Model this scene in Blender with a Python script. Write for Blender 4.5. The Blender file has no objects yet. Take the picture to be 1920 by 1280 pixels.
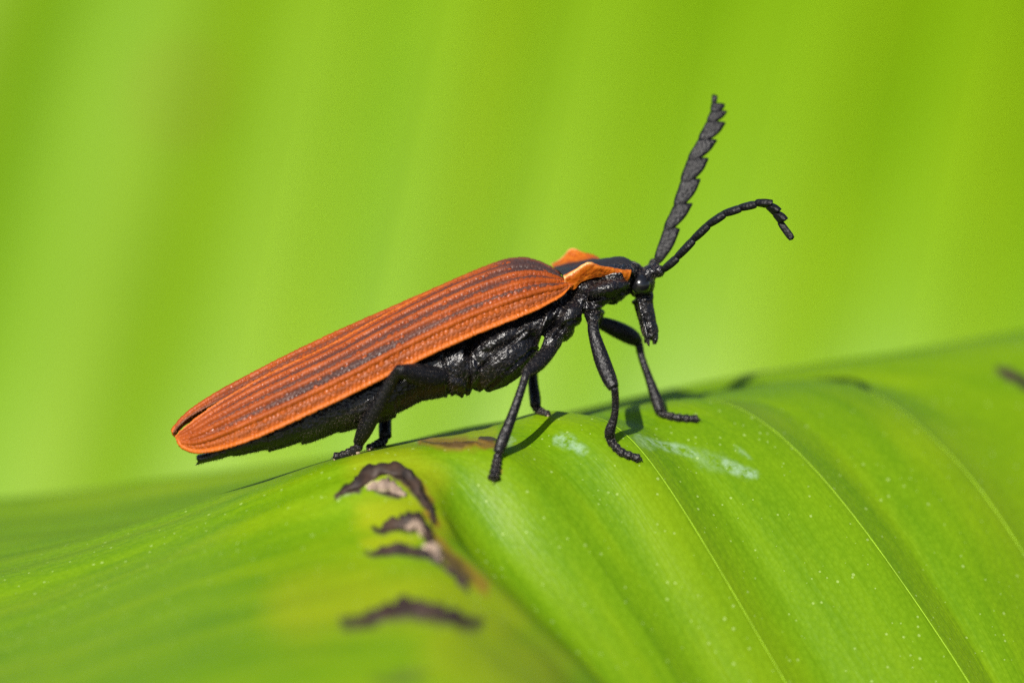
import bpy, math, random
import numpy as np
from mathutils import Vector, Matrix
from mathutils.bvhtree import BVHTree

random.seed(7)
rng = np.random.default_rng(7)
MM = 0.001
SC = bpy.context.scene
COL = SC.collection

# ------------------------------------------------------------------ camera, light, exposure
D = 180.0            # camera to the beetle's middle plane, mm
PPM = 70.0           # photo pixels per mm at that plane
PITCH = math.radians(11)
R_ = np.array([1.0, 0, 0])
F_ = np.array([0, math.cos(PITCH), -math.sin(PITCH)])
U_ = np.array([0, math.sin(PITCH), math.cos(PITCH)])
BASIS = np.stack([R_, F_, U_])          # rows: (right, away, up) -> world
ORIGIN = np.array([0, 0, 0.06])         # leaf is held a little way up


def to_world(p):
    return np.asarray(p, float) @ BASIS * MM + ORIGIN


cam = bpy.data.cameras.new('camera')
cam_ob = bpy.data.objects.new('camera', cam)
COL.objects.link(cam_ob)
cam_ob.location = Vector(to_world([0, -D, 0]))
cam_ob.rotation_euler = (math.pi / 2 - PITCH, 0, 0)
cam.sensor_width = 36
cam.lens = 36 * D / (1920 / PPM)
cam.clip_start = 0.005
cam.clip_end = 20
cam.dof.use_dof = True
cam.dof.focus_distance = (D - 0.4) * MM
cam.dof.aperture_fstop = 29
cam.dof.aperture_blades = 9
SC.camera = cam_ob

SUN_EL = math.radians(42)
SUN_AZ = math.radians(-24)      # behind the camera, to its left
to_sun = Vector((math.sin(SUN_AZ) * math.cos(SUN_EL), -math.cos(SUN_AZ) * math.cos(SUN_EL), math.sin(SUN_EL)))
world = bpy.data.worlds.new('World')
SC.world = world
world.use_nodes = True
nt = world.node_tree
bg = nt.nodes['Background']
sky = nt.nodes.new('ShaderNodeTexSky')
sky.sky_type = 'NISHITA'
sky.sun_disc = False
sky.sun_elevation = SUN_EL
sky.sun_rotation = math.atan2(to_sun.x, to_sun.y)
nt.links.new(sky.outputs[0], bg.inputs[0])
bg.inputs[1].default_value = 0.075
sl = bpy.data.lights.new('sun', 'SUN')
sl.energy = 5.0
sl.angle = math.radians(0.6)
sl.color = (1.0, 0.95, 0.87)
sun = bpy.data.objects.new('sun', sl)
COL.objects.link(sun)
sun.location = Vector((0, 0, 1)) + to_sun
sun.rotation_euler = to_sun.to_track_quat('Z', 'Y').to_euler()

SC.view_settings.view_transform = 'Standard'
SC.view_settings.look = 'None'
SC.view_settings.exposure = 0.75
SC.view_settings.gamma = 1
SC.view_settings.use_curve_mapping = False
SC.render.engine = 'CYCLES'
SC.cycles.use_denoising = False
SC.cycles.max_bounces = 8


# ------------------------------------------------------------------ small geometry helpers
def P(px, py, d=0.0):
    """photo pixel + distance behind the beetle's middle plane -> (right, away, up) in mm"""
    k = 1 + d / D
    return np.array([(px - 960) / PPM * k, d, (640 - py) / PPM * k])


def project(q):
    k = 1 + q[..., 1] / D
    return 960 + q[..., 0] / k * PPM, 640 - q[..., 2] / k * PPM


def axis_d(px):
    return (px - 780) / PPM * 0.10


def cr_eval(pts, x):
    """uniform Catmull-Rom through pts (n,k) at float indices x"""
    pts = np.asarray(pts, float)
    n = len(pts)
    ext = np.concatenate([[2 * pts[0] - pts[1]], pts, [2 * pts[-1] - pts[-2]]])
    x = np.clip(np.asarray(x, float), 0, n - 1 - 1e-9)
    i = np.floor(x).astype(int)
    f = (x - i).reshape((-1,) + (1,) * (pts.ndim - 1))
    p0, p1, p2, p3 = ext[i], ext[i + 1], ext[i + 2], ext[i + 3]
    return 0.5 * ((2 * p1) + (-p0 + p2) * f + (2 * p0 - 5 * p1 + 4 * p2 - p3) * f ** 2 + (-p0 + 3 * p1 - 3 * p2 + p3) * f ** 3)


def resample(pts, n):
    """n points evenly along a Catmull-Rom curve"""
    pts = np.asarray(pts, float)
    dense = cr_eval(pts, np.linspace(0, len(pts) - 1, 40 * len(pts)))
    s = np.concatenate([[0], np.cumsum(np.linalg.norm(np.diff(dense, axis=0), axis=1))])
    t = np.linspace(0, s[-1], n)
    return np.stack([np.interp(t, s, dense[:, k]) for k in range(pts.shape[1])], 1)


def grid_faces(a, b, closed_b=False):
    i, j = np.meshgrid(np.arange(a - 1), np.arange(b if closed_b else b - 1), indexing='ij')
    j2 = (j + 1) % b
    return np.stack([i * b + j, i * b + j2, (i + 1) * b + j2, (i + 1) * b + j], -1).reshape(-1, 4)


def grid_normals(Q):
    du = np.gradient(Q, axis=0)
    dv = np.gradient(Q, axis=1)
    n = np.cross(du, dv)
    return n / np.maximum(np.linalg.norm(n, axis=-1, keepdims=True), 1e-9)


def smoothstep(a, b, x):
    t = np.clip((x - a) / (b - a), 0, 1)
    return t * t * (3 - 2 * t)


def vnoise(p, seed=0):
    """value noise on (n,3) points"""
    p = np.asarray(p, float)
    i = np.floor(p).astype(np.int64)
    f = p - i
    f = f * f * (3 - 2 * f)
    out = 0
    for dx in (0, 1):
        for dy in (0, 1):
            for dz in (0, 1):
                h = ((i[:, 0] + dx) * 374761393 + (i[:, 1] + dy) * 668265263 + (i[:, 2] + dz) * 2147483647 + seed * 974711) & 0xffffffff
                h = ((h ^ (h >> 13)) * 1274126177) & 0xffffffff
                h = ((h ^ (h >> 16)) & 0xffff) / 65535.0
                w = (f[:, 0] if dx else 1 - f[:, 0]) * (f[:, 1] if dy else 1 - f[:, 1]) * (f[:, 2] if dz else 1 - f[:, 2])
                out = out + h * w
    return out


class Geo:
    """collects vertices and faces in camera millimetres"""

    def __init__(self):
        self.v, self.f, self.n = [], [], 0

    def add(self, v, f):
        v = np.asarray(v, float)
        self.v.append(v)
        for q in f:
            self.f.append(tuple(int(k) + self.n for k in q))
        self.n += len(v)
        return self

    def verts(self):
        return np.concatenate(self.v)

    def tube(self, pts, rad, n=14, seg=None, flat=(1.0, 1.0), ref=(0, -1, 0)):
        """closed tapered tube; flat = radius factors (along the cross direction, along ref)"""
        pts = np.asarray(pts, float)
        rad = np.asarray(rad, float)
        if seg:
            x = np.linspace(0, len(pts) - 1, seg)
            pts = cr_eval(pts, x)
            rad = np.maximum(cr_eval(rad[:, None], x)[:, 0], 1e-4)
        tan = np.gradient(pts, axis=0)
        tan /= np.linalg.norm(tan, axis=1, keepdims=True)
        ref = np.asarray(ref, float)
        side = np.cross(tan, ref)
        side /= np.maximum(np.linalg.norm(side, axis=1, keepdims=True), 1e-9)
        up = np.cross(side, tan)
        a = np.linspace(0, 2 * np.pi, n, endpoint=False)
        ring = pts[:, None] + rad[:, None, None] * (np.cos(a)[None, :, None] * side[:, None] * flat[0] + np.sin(a)[None, :, None] * up[:, None] * flat[1])
        m = len(pts)
        v = np.concatenate([ring.reshape(-1, 3), [pts[0] - tan[0] * rad[0] * .4, pts[-1] + tan[-1] * rad[-1] * .4]])
        f = [tuple(q) for q in grid_faces(m, n, True)]
        for k in range(n):
            f.append((m * n, (k + 1) % n, k))
            f.append((m * n + 1, (m - 1) * n + k, (m - 1) * n + (k + 1) % n))
        return self.add(v, f)

    def ell(self, px, py, d, rx, ry, rd, ang=0, n=20):
        """ellipsoid: rx, ry in photo pixels, rd in mm, ang (deg) anticlockwise in the picture plane"""
        c = P(px, py, d)
        ca, sa = math.cos(math.radians(ang)), math.sin(math.radians(ang))
        th = np.linspace(0, np.pi, n // 2 + 1)
        ph = np.linspace(0, 2 * np.pi, n, endpoint=False)
        T, H = np.meshgrid(th, ph, indexing='ij')
        x = np.cos(T) * rx / PPM
        y = np.sin(T) * np.cos(H) * ry / PPM
        z = np.sin(T) * np.sin(H) * rd
        v = np.stack([c[0] + x * ca - y * sa, c[1] + z, c[2] + x * sa + y * ca], -1).reshape(-1, 3)
        return self.add(v, grid_faces(n // 2 + 1, n, True))


ROOTS = {}


def link(name, me, mat, parent=None):
    o = bpy.data.objects.new(name, me)
    COL.objects.link(o)
    if mat is not None:
        me.materials.append(mat)
    o.parent = parent
    return o


def base_of(parent):
    p = parent
    while p is not None and p.parent is not None:
        p = p.parent
    return np.array(p.location) if p is not None else np.zeros(3)


def mk(name, v, f, mat, parent=None, attrs=None, smooth=True, loc=None):
    """one mesh object from camera-mm vertices"""
    w = to_world(v) - (np.array(loc) if loc is not None else base_of(parent))
    me = bpy.data.meshes.new(name)
    f = np.asarray(f) if not isinstance(f, list) else f
    if isinstance(f, np.ndarray) and f.ndim == 2:
        k = f.shape[1]
        me.vertices.add(len(w))
        me.vertices.foreach_set('co', w.astype(np.float32).ravel())
        me.loops.add(f.size)
        me.loops.foreach_set('vertex_index', f.astype(np.int32).ravel())
        me.polygons.add(len(f))
        me.polygons.foreach_set('loop_start', np.arange(0, f.size, k, dtype=np.int32))
        me.update(calc_edges=True)
        me.validate()
    else:
        me.from_pydata(w.tolist(), [], f)
    if smooth:
        me.polygons.foreach_set('use_smooth', np.ones(len(me.polygons), bool))
    for key, val in (attrs or {}).items():
        a = me.attributes.new(key, 'FLOAT', 'POINT')
        a.data.foreach_set('value', np.asarray(val, np.float32).ravel())
    me.update()
    o = link(name, me, mat, parent)
    if loc is not None:
        o.location = Vector(loc)
    return o


def remesh(g, voxel, smooth=2, name='tmp'):
    """one continuous skin over everything collected in g; returns verts (mm), faces"""
    me = bpy.data.meshes.new(name)
    me.from_pydata(g.verts().tolist(), [], g.f)
    o = bpy.data.objects.new(name, me)
    COL.objects.link(o)
    m = o.modifiers.new('r', 'REMESH')
    m.mode = 'VOXEL'
    m.voxel_size = voxel
    if smooth:
        s = o.modifiers.new('s', 'SMOOTH')
        s.iterations = smooth
        s.factor = .5
    dg = bpy.context.evaluated_depsgraph_get()
    ev = o.evaluated_get(dg)
    m2 = ev.to_mesh()
    v = np.empty(len(m2.vertices) * 3)
    m2.vertices.foreach_get('co', v)
    v = v.reshape(-1, 3)
    nn = np.empty(len(m2.vertices) * 3)
    m2.vertices.foreach_get('normal', nn)
    f = [tuple(p.vertices) for p in m2.polygons]
    ev.to_mesh_clear()
    bpy.data.objects.remove(o)
    bpy.data.meshes.remove(me)
    return v, f, nn.reshape(-1, 3)


def hairs(pos, nrm, length, rad, lean, jitter=.5):
    """thin three-sided hairs; returns verts, faces"""
    n = len(pos)
    d = nrm * .55 + lean + rng.normal(0, jitter * .35, (n, 3))
    d /= np.linalg.norm(d, axis=1, keepdims=True)
    a = np.cross(d, rng.normal(0, 1, (n, 3)))
    a /= np.maximum(np.linalg.norm(a, axis=1, keepdims=True), 1e-9)
    b = np.cross(d, a)
    L = (length * rng.uniform(.6, 1.25, n))[:, None]
    base = pos - d * .01
    v = np.stack([base + a * rad, base - .5 * a * rad + .87 * b * rad, base - .5 * a * rad - .87 * b * rad, base + d * L], 1).reshape(-1, 3)
    k = np.arange(n)[:, None] * 4
    f = np.concatenate([k + [0, 1, 3], k + [1, 2, 3], k + [2, 0, 3]])
    return v, [tuple(q) for q in f.tolist()]


def tag(o, label=None, cat=None, group=None, kind=None):
    for k, val in (('label', label), ('category', cat), ('group', group), ('kind', kind)):
        if val:
            o[k] = val
    return o


# ------------------------------------------------------------------ materials
class NT:
    def __init__(self, name):
        self.m = bpy.data.materials.new(name)
        self.m.use_nodes = True
        self.t = self.m.node_tree
        self.t.nodes.clear()
        self.out = self.n('ShaderNodeOutputMaterial')

    def n(self, kind, **kw):
        o = self.t.nodes.new(kind)
        for k, v in kw.items():
            setattr(o, k, v)
        return o

    def set(self, sock, v):
        if hasattr(v, 'is_output') or isinstance(v, bpy.types.NodeSocket):
            self.t.links.new(v, sock)
        else:
            sock.default_value = v

    def attr(self, name):
        a = self.n('ShaderNodeAttribute', attribute_name=name)
        return a.outputs['Fac']

    def pos(self):
        return self.n('ShaderNodeTexCoord').outputs['Object']

    def math(self, op, a, b=0.0, c=0.0, clamp=False):
        o = self.n('ShaderNodeMath', operation=op, use_clamp=clamp)
        for s, v in zip(o.inputs, (a, b, c)):
            self.set(s, v)
        return o.outputs[0]

    def mix(self, fac, a, b, blend='MIX'):
        o = self.n('ShaderNodeMix', data_type='RGBA', blend_type=blend)
        self.set(o.inputs[0], fac)
        for s, v in ((o.inputs[6], a), (o.inputs[7], b)):
            self.set(s, v if not isinstance(v, tuple) else (*v, 1)[:4])
        return o.outputs[2]

    def ramp(self, fac, a, b):
        o = self.n('ShaderNodeMapRange', clamp=True)
        self.set(o.inputs[0], fac)
        o.inputs[1].default_value = a
        o.inputs[2].default_value = b
        return o.outputs[0]

    def noise(self, vec, scale, detail=3, rough=.55):
        o = self.n('ShaderNodeTexNoise')
        self.set(o.inputs['Vector'], vec)
        o.inputs['Scale'].default_value = scale
        o.inputs['Detail'].default_value = detail
        o.inputs['Roughness'].default_value = rough
        return o.outputs['Fac']

    def voro(self, vec, scale, feature='F1', rand=1.0):
        o = self.n('ShaderNodeTexVoronoi', feature=feature)
        self.set(o.inputs['Vector'], vec)
        o.inputs['Scale'].default_value = scale
        o.inputs['Randomness'].default_value = rand
        return o

    def comb(self, x, y, z):
        o = self.n('ShaderNodeCombineXYZ')
        for s, v in zip(o.inputs, (x, y, z)):
            self.set(s, v)
        return o.outputs[0]

    def bump(self, h, dist, strength=1.0, normal=None):
        o = self.n('ShaderNodeBump')
        o.inputs['Strength'].default_value = strength
        o.inputs['Distance'].default_value = dist
        self.set(o.inputs['Height'], h)
        if normal is not None:
            self.set(o.inputs['Normal'], normal)
        return o.outputs[0]

    def principled(self, base, rough, spec=.5, normal=None, **kw):
        o = self.n('ShaderNodeBsdfPrincipled')
        self.set(o.inputs['Base Color'], (*base, 1) if isinstance(base, tuple) else base)
        self.set(o.inputs['Roughness'], rough)
        self.set(o.inputs['Specular IOR Level'], spec)
        for k, v in kw.items():
            self.set(o.inputs[k], v)
        if normal is not None:
            self.set(o.inputs['Normal'], normal)
        return o.outputs[0]

    def done(self, sh):
        self.t.links.new(sh, self.out.inputs[0])
        return self.m


def leaf_material(name, dots, lean, spec, base_a, base_b, yellow, gloss=.40):
    """banana leaf: fine parallel veins follow the attribute vs (vein number), vt runs along them"""
    N = NT(name)
    pos = N.pos()
    vs, vt = N.attr('vs'), N.attr('vt')
    streak_vec = N.comb(N.math('MULTIPLY', vs, 5.5), N.math('MULTIPLY', vt, .5), 0.0)
    st = N.noise(streak_vec, 1.0, 4, .6)
    st2 = N.noise(N.comb(N.math('MULTIPLY', vs, 2.3), N.math('MULTIPLY', vt, .35), 3.7), 1.0, 3, .5)
    blot = N.noise(pos, 260, 3)
    col = N.mix(N.ramp(st, .3, .7), base_a, base_b)
    col = N.mix(N.math('MULTIPLY', N.ramp(st2, .45, .75), .55), col, yellow)
    col = N.mix(N.math('MULTIPLY', N.ramp(blot, .5, .75), .35), col, (base_a[0] * .7, base_a[1] * .85, base_a[2]))
    col = N.mix(N.attr('yellow'), col, (.42, .36, .012))
    # fine pale cells
    vor = N.voro(pos, 6500)
    cell = N.ramp(vor.outputs['Distance'], .0, .75)
    col = N.mix(N.math('MULTIPLY', N.math('SUBTRACT', 1.0, cell), .16), col, (.26, .42, .012))
    # white specks (wax grains)
    v2 = N.voro(pos, 4600)
    rnd = N.n('ShaderNodeSeparateColor')
    N.set(rnd.inputs[0], v2.outputs['Color'])
    size = N.math('ADD', .06, N.math('MULTIPLY', N.math('POWER', rnd.outputs[0], 3.0), .16))
    speck = N.math('MULTIPLY', N.math('LESS_THAN', v2.outputs['Distance'], size), N.math('GREATER_THAN', rnd.outputs[1], 1 - dots))
    col = N.mix(N.math('MULTIPLY', speck, .34), col, (.50, .62, .22))
    # wax smears
    wn = N.ramp(N.noise(pos, 3800, 3, .7), .38, .62)
    wax = N.math('MULTIPLY', N.attr('wax'), N.math('MULTIPLY', wn, .45))
    col = N.mix(N.math('MULTIPLY', wax, .75), col, (.50, .66, .60))
    # scars: rusty rim, dark dead tissue, pale papery skin
    sn = N.noise(pos, 3000, 4, .7)
    col = N.mix(N.attr('rust'), col, N.mix(sn, (.10, .035, .008), (.30, .13, .03)))
    col = N.mix(N.attr('dead'), col, N.mix(N.ramp(sn, .35, .65), (.006, .004, .004), (.045, .028, .022)))
    col = N.mix(N.attr('tan'), col, N.mix(sn, (.42, .27, .18), (.66, .52, .42)))
    fine = N.noise(N.comb(N.math('MULTIPLY', vs, 34.0), N.math('MULTIPLY', vt, .5), 1.1), 1.0, 2, .5)
    nrm = N.bump(fine, .00006, .26)
    nrm = N.bump(N.math('ADD', vor.outputs['Distance'], N.math('MULTIPLY', speck, -1.0)), .00002, .45, nrm)
    alive = N.math('SUBTRACT', 1.0, N.math('MAXIMUM', N.attr('dead'), N.attr('tan')))
    rough = N.math('ADD', gloss, N.math('MULTIPLY', st, .12))
    p = N.principled(col, rough, spec, nrm)
    tr = N.n('ShaderNodeBsdfTranslucent')
    N.set(tr.inputs[0], N.mix(1.0, col, (1.25, 1.15, .5), 'MULTIPLY'))
    N.set(tr.inputs['Normal'], nrm)
    mx = N.n('ShaderNodeMixShader')
    N.set(mx.inputs[0], N.math('MULTIPLY', alive, lean))
    N.set(mx.inputs[1], p)
    N.set(mx.inputs[2], tr.outputs[0])
    return N.done(mx.outputs[0])


def chitin(name, base=(.0045, .004, .005), rough=.22, grain=14000, bump=.00002, dust=.05, spec=.42):
    N = NT(name)
    pos = N.pos()
    n1 = N.noise(pos, grain, 3, .65)
    n2 = N.noise(pos, 1500, 3, .6)
    v = N.voro(pos, grain * .8)
    col = N.mix(N.math('MULTIPLY', N.ramp(n1, .52, .75), dust), base, (.07, .058, .05))
    col = N.mix(N.math('MULTIPLY', N.ramp(n2, .5, .7), dust * .6), col, (.055, .046, .040))
    rg = N.math('ADD', rough - .12, N.math('MULTIPLY', n2, .30))
    nrm = N.bump(N.math('ADD', n1, N.math('MULTIPLY', v.outputs['Distance'], .9)), bump, 1.0)
    return N.done(N.principled(col, rg, spec, nrm))


def elytra_material():
    N = NT('wing_case_orange')
    pos = N.pos()
    n1 = N.noise(pos, 9000, 3, .65)
    n2 = N.noise(pos, 900, 3, .6)
    dark, rim = N.attr('dark'), N.attr('rim')
    cell = N.attr('cell')
    col = N.mix(N.ramp(n2, .35, .65), (.20, .036, .003), (.29, .056, .004))
    col = N.mix(N.math('MULTIPLY', cell, .5), col, (.22, .044, .014))
    col = N.mix(N.math('MULTIPLY', N.ramp(n1, .5, .72), .35), col, (.36, .080, .010))
    col = N.mix(rim, col, (.44, .105, .008))
    dn = N.math('MULTIPLY', dark, N.math('ADD', .8, N.math('MULTIPLY', n1, .4)), clamp=True)
    col = N.mix(dn, col, N.mix(n1, (.012, .008, .010), (.06, .035, .03)))
    nrm = N.bump(n1, .00002, .7)
    rough = N.math('SUBTRACT', .52, N.math('MULTIPLY', cell, .27))
    p = N.principled(col, rough, .22, nrm)
    tr = N.n('ShaderNodeBsdfTranslucent')
    N.set(tr.inputs[0], N.mix(1.0, col, (1.0, .8, .5), 'MULTIPLY'))
    mx = N.n('ShaderNodeMixShader')
    N.set(mx.inputs[0], N.math('MULTIPLY', N.math('SUBTRACT', 1.0, dn), .12))
    N.set(mx.inputs[1], p)
    N.set(mx.inputs[2], tr.outputs[0])
    return N.done(mx.outputs[0])


def pronotum_material():
    N = NT('neck_shield')
    pos = N.pos()
    n1 = N.noise(pos, 8000, 3, .65)
    v = N.voro(pos, 9000)
    col = N.mix(N.ramp(n1, .4, .65), (.38, .078, .004), (.52, .15, .008))
    col = N.mix(N.attr('rim'), col, (.80, .42, .14))
    col = N.mix(N.attr('dark'), col, (.010, .009, .010))
    nrm = N.bump(N.math('ADD', n1, v.outputs['Distance']), .00002, .9)
    p = N.principled(col, N.math('ADD', .38, N.math('MULTIPLY', N.attr('dark'), .14)), .4, nrm)
    tr = N.n('ShaderNodeBsdfTranslucent')
    N.set(tr.inputs[0], N.mix(1.0, col, (1.3, 1.1, .5), 'MULTIPLY'))
    mx = N.n('ShaderNodeMixShader')
    N.set(mx.inputs[0], N.math('MULTIPLY', N.math('SUBTRACT', 1.0, N.attr('dark')), .35))
    N.set(mx.inputs[1], p)
    N.set(mx.inputs[2], tr.outputs[0])
    return N.done(mx.outputs[0])


def plain(name, base, rough, spec=.5, grain=None, other=None):
    N = NT(name)
    col = base
    if grain:
        n = N.noise(N.pos(), grain, 3, .6)
        col = N.mix(N.ramp(n, .3, .7), base, other or tuple(c * 1.6 for c in base))
    return N.done(N.principled(col, rough, spec))


M_LEAF = leaf_material('banana_leaf', .8, .30, .18, (.088, .192, .001), (.130, .245, .001), (.205, .30, .001))
M_LEAF_BACK = leaf_material('banana_leaf_far', .0, .30, .20, (.115, .255, .0005), (.155, .295, .0005), (.215, .34, .0005), .38)
M_VEIN = plain('leaf_vein', (.17, .29, .006), .45, .2, 1500)
M_SCRAP = plain('dead_leaf_skin', (.008, .0055, .005), .6, .25, 2500, (.040, .023, .015))
M_SKIN = plain('papery_leaf_skin', (.085, .058, .042), .6, .3, 2500, (.30, .22, .16))
M_BODY = chitin('black_chitin')
M_LEG = chitin('black_leg', (.004, .0036, .0045), .36, 13000, .00002, .05, .26)
M_ANT = chitin('antenna_black', (.0035, .0032, .0042), .45, 14000, .00002, .05, .24)
M_EYE = plain('compound_eye', (.006, .006, .007), .22, .6)
M_CASE = elytra_material()
M_PRON = pronotum_material()
M_HAIR = plain('pale_hair', (.13, .10, .08), .35)
M_SOLE = plain('foot_pad', (.24, .17, .12), .6, .4, 6000)

# ------------------------------------------------------------------ the leaf the beetle stands on
ROWS = [
    [(-700, 1260, 22), (-300, 1220, 20), (0, 1180, 19), (300, 1140, 18), (600, 1080, 16), (850, 1040, 14), (1050, 1000, 13), (1300, 960, 13), (1600, 900, 14), (1920, 850, 16), (2300, 800, 18), (2800, 760, 20)],
    [(-700, 1010, 15), (-300, 972, 13), (0, 948, 12), (300, 914, 11), (600, 874, 9.5), (850, 842, 8), (1050, 800, 7.5), (1300, 742, 8), (1600, 694, 9.5), (1920, 632, 11), (2300, 590, 13), (2800, 560, 15)],
    [(-700, 1030, 9), (-300, 1005, 8), (0, 985, 7), (300, 945, 6.3), (600, 888, 5.6), (850, 820, 5.2), (1050, 783, 5), (1300, 750, 5.4), (1580, 738, 5.6), (1760, 860, 4.0), (1930, 1095, 2.2), (2150, 1500, 0)],
    [(-700, 1075, 5), (-300, 1045, 4.2), (0, 1018, 3.6), (300, 972, 3.1), (600, 884, 2.9), (830, 815, 2.9), (1030, 784, 3.0), (1210, 766, 3.0), (1370, 778, 2.4), (1530, 910, 1.2), (1760, 1220, -.8), (2020, 1650, -3)],
    [(-700, 1110, 2.4), (-300, 1080, 1.8), (0, 1050, 1.4), (250, 986, .8), (450, 918, .6), (640, 861, .5), (780, 827, .9), (930, 806, 1.2), (1060, 792, .8), (1200, 866, -.5), (1440, 1250, -2.5), (1660, 1650, -4.5)],
    [(-700, 1150, 0), (-300, 1112, -.4), (0, 1080, -.6), (300, 992, -.7), (480, 920, -.9), (655, 859, -1.2), (790, 840, -1.2), (890, 838, -1.3), (980, 880, -1.8), (1080, 1000, -2.5), (1260, 1270, -4.0), (1470, 1650, -6)],
    [(-700, 1230, -2.6), (-300, 1190, -2.6), (0, 1145, -2.5), (280, 1050, -2.2), (480, 970, -2.2), (640, 908, -2.3), (740, 892, -2.3), (815, 912, -2.5), (885, 990, -3.3), (985, 1100, -4.3), (1160, 1290, -5.6), (1360, 1650, -7.5)],
    [(-700, 1310, -5), (-300, 1268, -5), (0, 1218, -4.9), (280, 1118, -4.5), (500, 1048, -4.1), (680, 996, -3.8), (770, 984, -4.1), (850, 1034, -4.7), (930, 1110, -5.5), (1020, 1200, -6.3), (1150, 1340, -7.2), (1290, 1650, -9)],
    [(-700, 1420, -8), (-300, 1360, -8), (0, 1296, -7.9), (280, 1210, -7.5), (500, 1152, -7.1), (690, 1112, -6.8), (800, 1104, -6.9), (885, 1144, -7.3), (960, 1200, -7.9), (1040, 1270, -8.5), (1140, 1390, -9.2), (1250, 1650, -10.5)],
    [(-700, 1520, -11), (-300, 1460, -11), (0, 1400, -10.9), (280, 1318, -10.5), (500, 1264, -10.1), (700, 1226, -9.7), (820, 1216, -9.7), (905, 1246, -10), (970, 1290, -10.4), (1030, 1340, -10.8), (1110, 1450, -11.4), (1200, 1650, -12.8)],
    [(-700, 1680, -15), (-300, 1640, -15), (0, 1580, -15), (280, 1510, -14.6), (500, 1470, -14.2), (700, 1440, -13.8), (820, 1430, -13.8), (905, 1450, -14), (970, 1480, -14.3), (1030, 1520, -14.7), (1110, 1600, -15.4), (1200, 1750, -16.8)],
]
NEARER = [1, 1, 1, 1, 1, 1, 1.03, 1.08, 1.12, 1.16, 1.2]      # the near side comes towards the lens faster than it drops
CTRL = np.array([[P(x, y, d * k) for x, y, d in r] for r, k in zip(ROWS, NEARER)])        # (11,12,3)
NS, NTT = 420, 640
xs = np.linspace(0, len(ROWS) - 1, NS)
xt = np.linspace(0, 11, NTT)
A1 = cr_eval(CTRL, xs)                                     # (NS,12,3)
SURF = cr_eval(np.swapaxes(A1, 0, 1), xt).swapaxes(0, 1)   # (NS,NTT,3)
NRM = grid_normals(SURF)
if NRM[NS // 2, NTT // 3, 2] < 0:
    NRM = -NRM
XS, XT = np.meshgrid(xs, xt, indexing='ij')
PX, PY = project(SURF)


def poly_mask(pts, half, soft):
    """distance mask round a polyline drawn on the leaf"""
    best = np.full(PX.shape, 1e9)
    n = len(pts) - 1
    for k, ((x0, y0), (x1, y1)) in enumerate(zip(pts[:-1], pts[1:])):
        dx, dy = x1 - x0, y1 - y0
        t = np.clip(((PX - x0) * dx + (PY - y0) * dy) / (dx * dx + dy * dy), 0, 1)
        w = np.sin(np.pi * (.06 + .88 * (k + t) / n)) * half if half < 10 else half
        best = np.minimum(best, np.hypot(PX - x0 - t * dx, PY - y0 - t * dy) - w)
    return 1 - smoothstep(0, soft, best)


# pleats: between two cross veins the blade swells, and it steps down behind each vein
wob = .10 * np.sin(XT * 1.7 + XS * 2.1)
fr = np.mod(XS + wob * 0, 1.0)
pleat = np.where(fr < .66, np.sin(np.pi * .5 * (1 - fr / .66)), np.clip((fr - .66) / .34, 0, 1) ** 1.6)
right = smoothstep(6.2, 8.2, XT)
amp = (.31 * right + .07 * (1 - right)) * smoothstep(.5, 1.5, XS) * (1 - .7 * smoothstep(4.15, 4.7, XS))
H = pleat * amp
flatp = SURF.reshape(-1, 3)
H = H + .05 * (vnoise(np.stack([XS.ravel() * 3, XT.ravel() * 1.2, XS.ravel() * 0], 1), 3).reshape(XS.shape) - .5)

H = H - .60 * np.exp(-((XS - 5.9) / .62) ** 2) * smoothstep(6.6, 8.6, XT) + .25 * np.exp(-((XS - 7.3) / .5) ** 2) * smoothstep(5.5, 7.0, XT)
front = (XS > 3.3)
jit = (vnoise(np.stack([PX.ravel() / 9, PY.ravel() / 9, np.zeros(PX.size)], 1), 5).reshape(PX.shape) - .5)
jit2 = (vnoise(np.stack([PX.ravel() / 24, PY.ravel() / 14, np.zeros(PX.size)], 1), 6).reshape(PX.shape) - .5)
keepx, keepy = PX.copy(), PY.copy()
PX = PX + jit * 5 + jit2 * 12
PY = PY + jit2 * 8 + jit * 3
scarA = np.maximum.reduce([poly_mask([(628, 931), (668, 914), (700, 898)], 6, 8), poly_mask([(690, 892), (722, 884), (752, 890), (778, 912), (792, 940), (806, 958)], 9, 9)])
scarA_low = poly_mask([(705, 922), (735, 926), (760, 930)], 4, 5)
tanA = np.maximum(poly_mask([(700, 886), (732, 882)], 5, 5), .55 * poly_mask([(690, 912), (745, 914)], 7, 6))
scarB = np.maximum.reduce([poly_mask([(706, 996), (752, 990), (782, 988), (800, 1012), (806, 1030)], 8, 8), poly_mask([(690, 1038), (760, 1036), (800, 1044)], 6, 8),
                           .8 * poly_mask([(815, 1042), (842, 1068), (872, 1100)], 4, 8)])
tanB = np.maximum(poly_mask([(800, 1034), (818, 1052)], 8, 8), .6 * poly_mask([(782, 1000), (790, 1006)], 5, 5))
scarC = .85 * poly_mask([(655, 1174), (710, 1156), (780, 1150), (845, 1164), (890, 1172)], 10, 12)
scarD = poly_mask([(800, 836), (862, 838), (896, 836)], 2.5, 4)
scarD2 = poly_mask([(902, 826), (934, 829)], 3, 4)
scarE = poly_mask([(1868, 702), (1900, 716), (1960, 745)], 7, 8)
scarF = .5 * poly_mask([(700, 1278), (800, 1268)], 6, 10)
dead = np.clip(np.maximum.reduce([scarA, scarA_low, scarB, scarC, scarD * .75, scarD2 * .9, scarF]) * front + scarE * (XS > 1.2), 0, 1)
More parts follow.
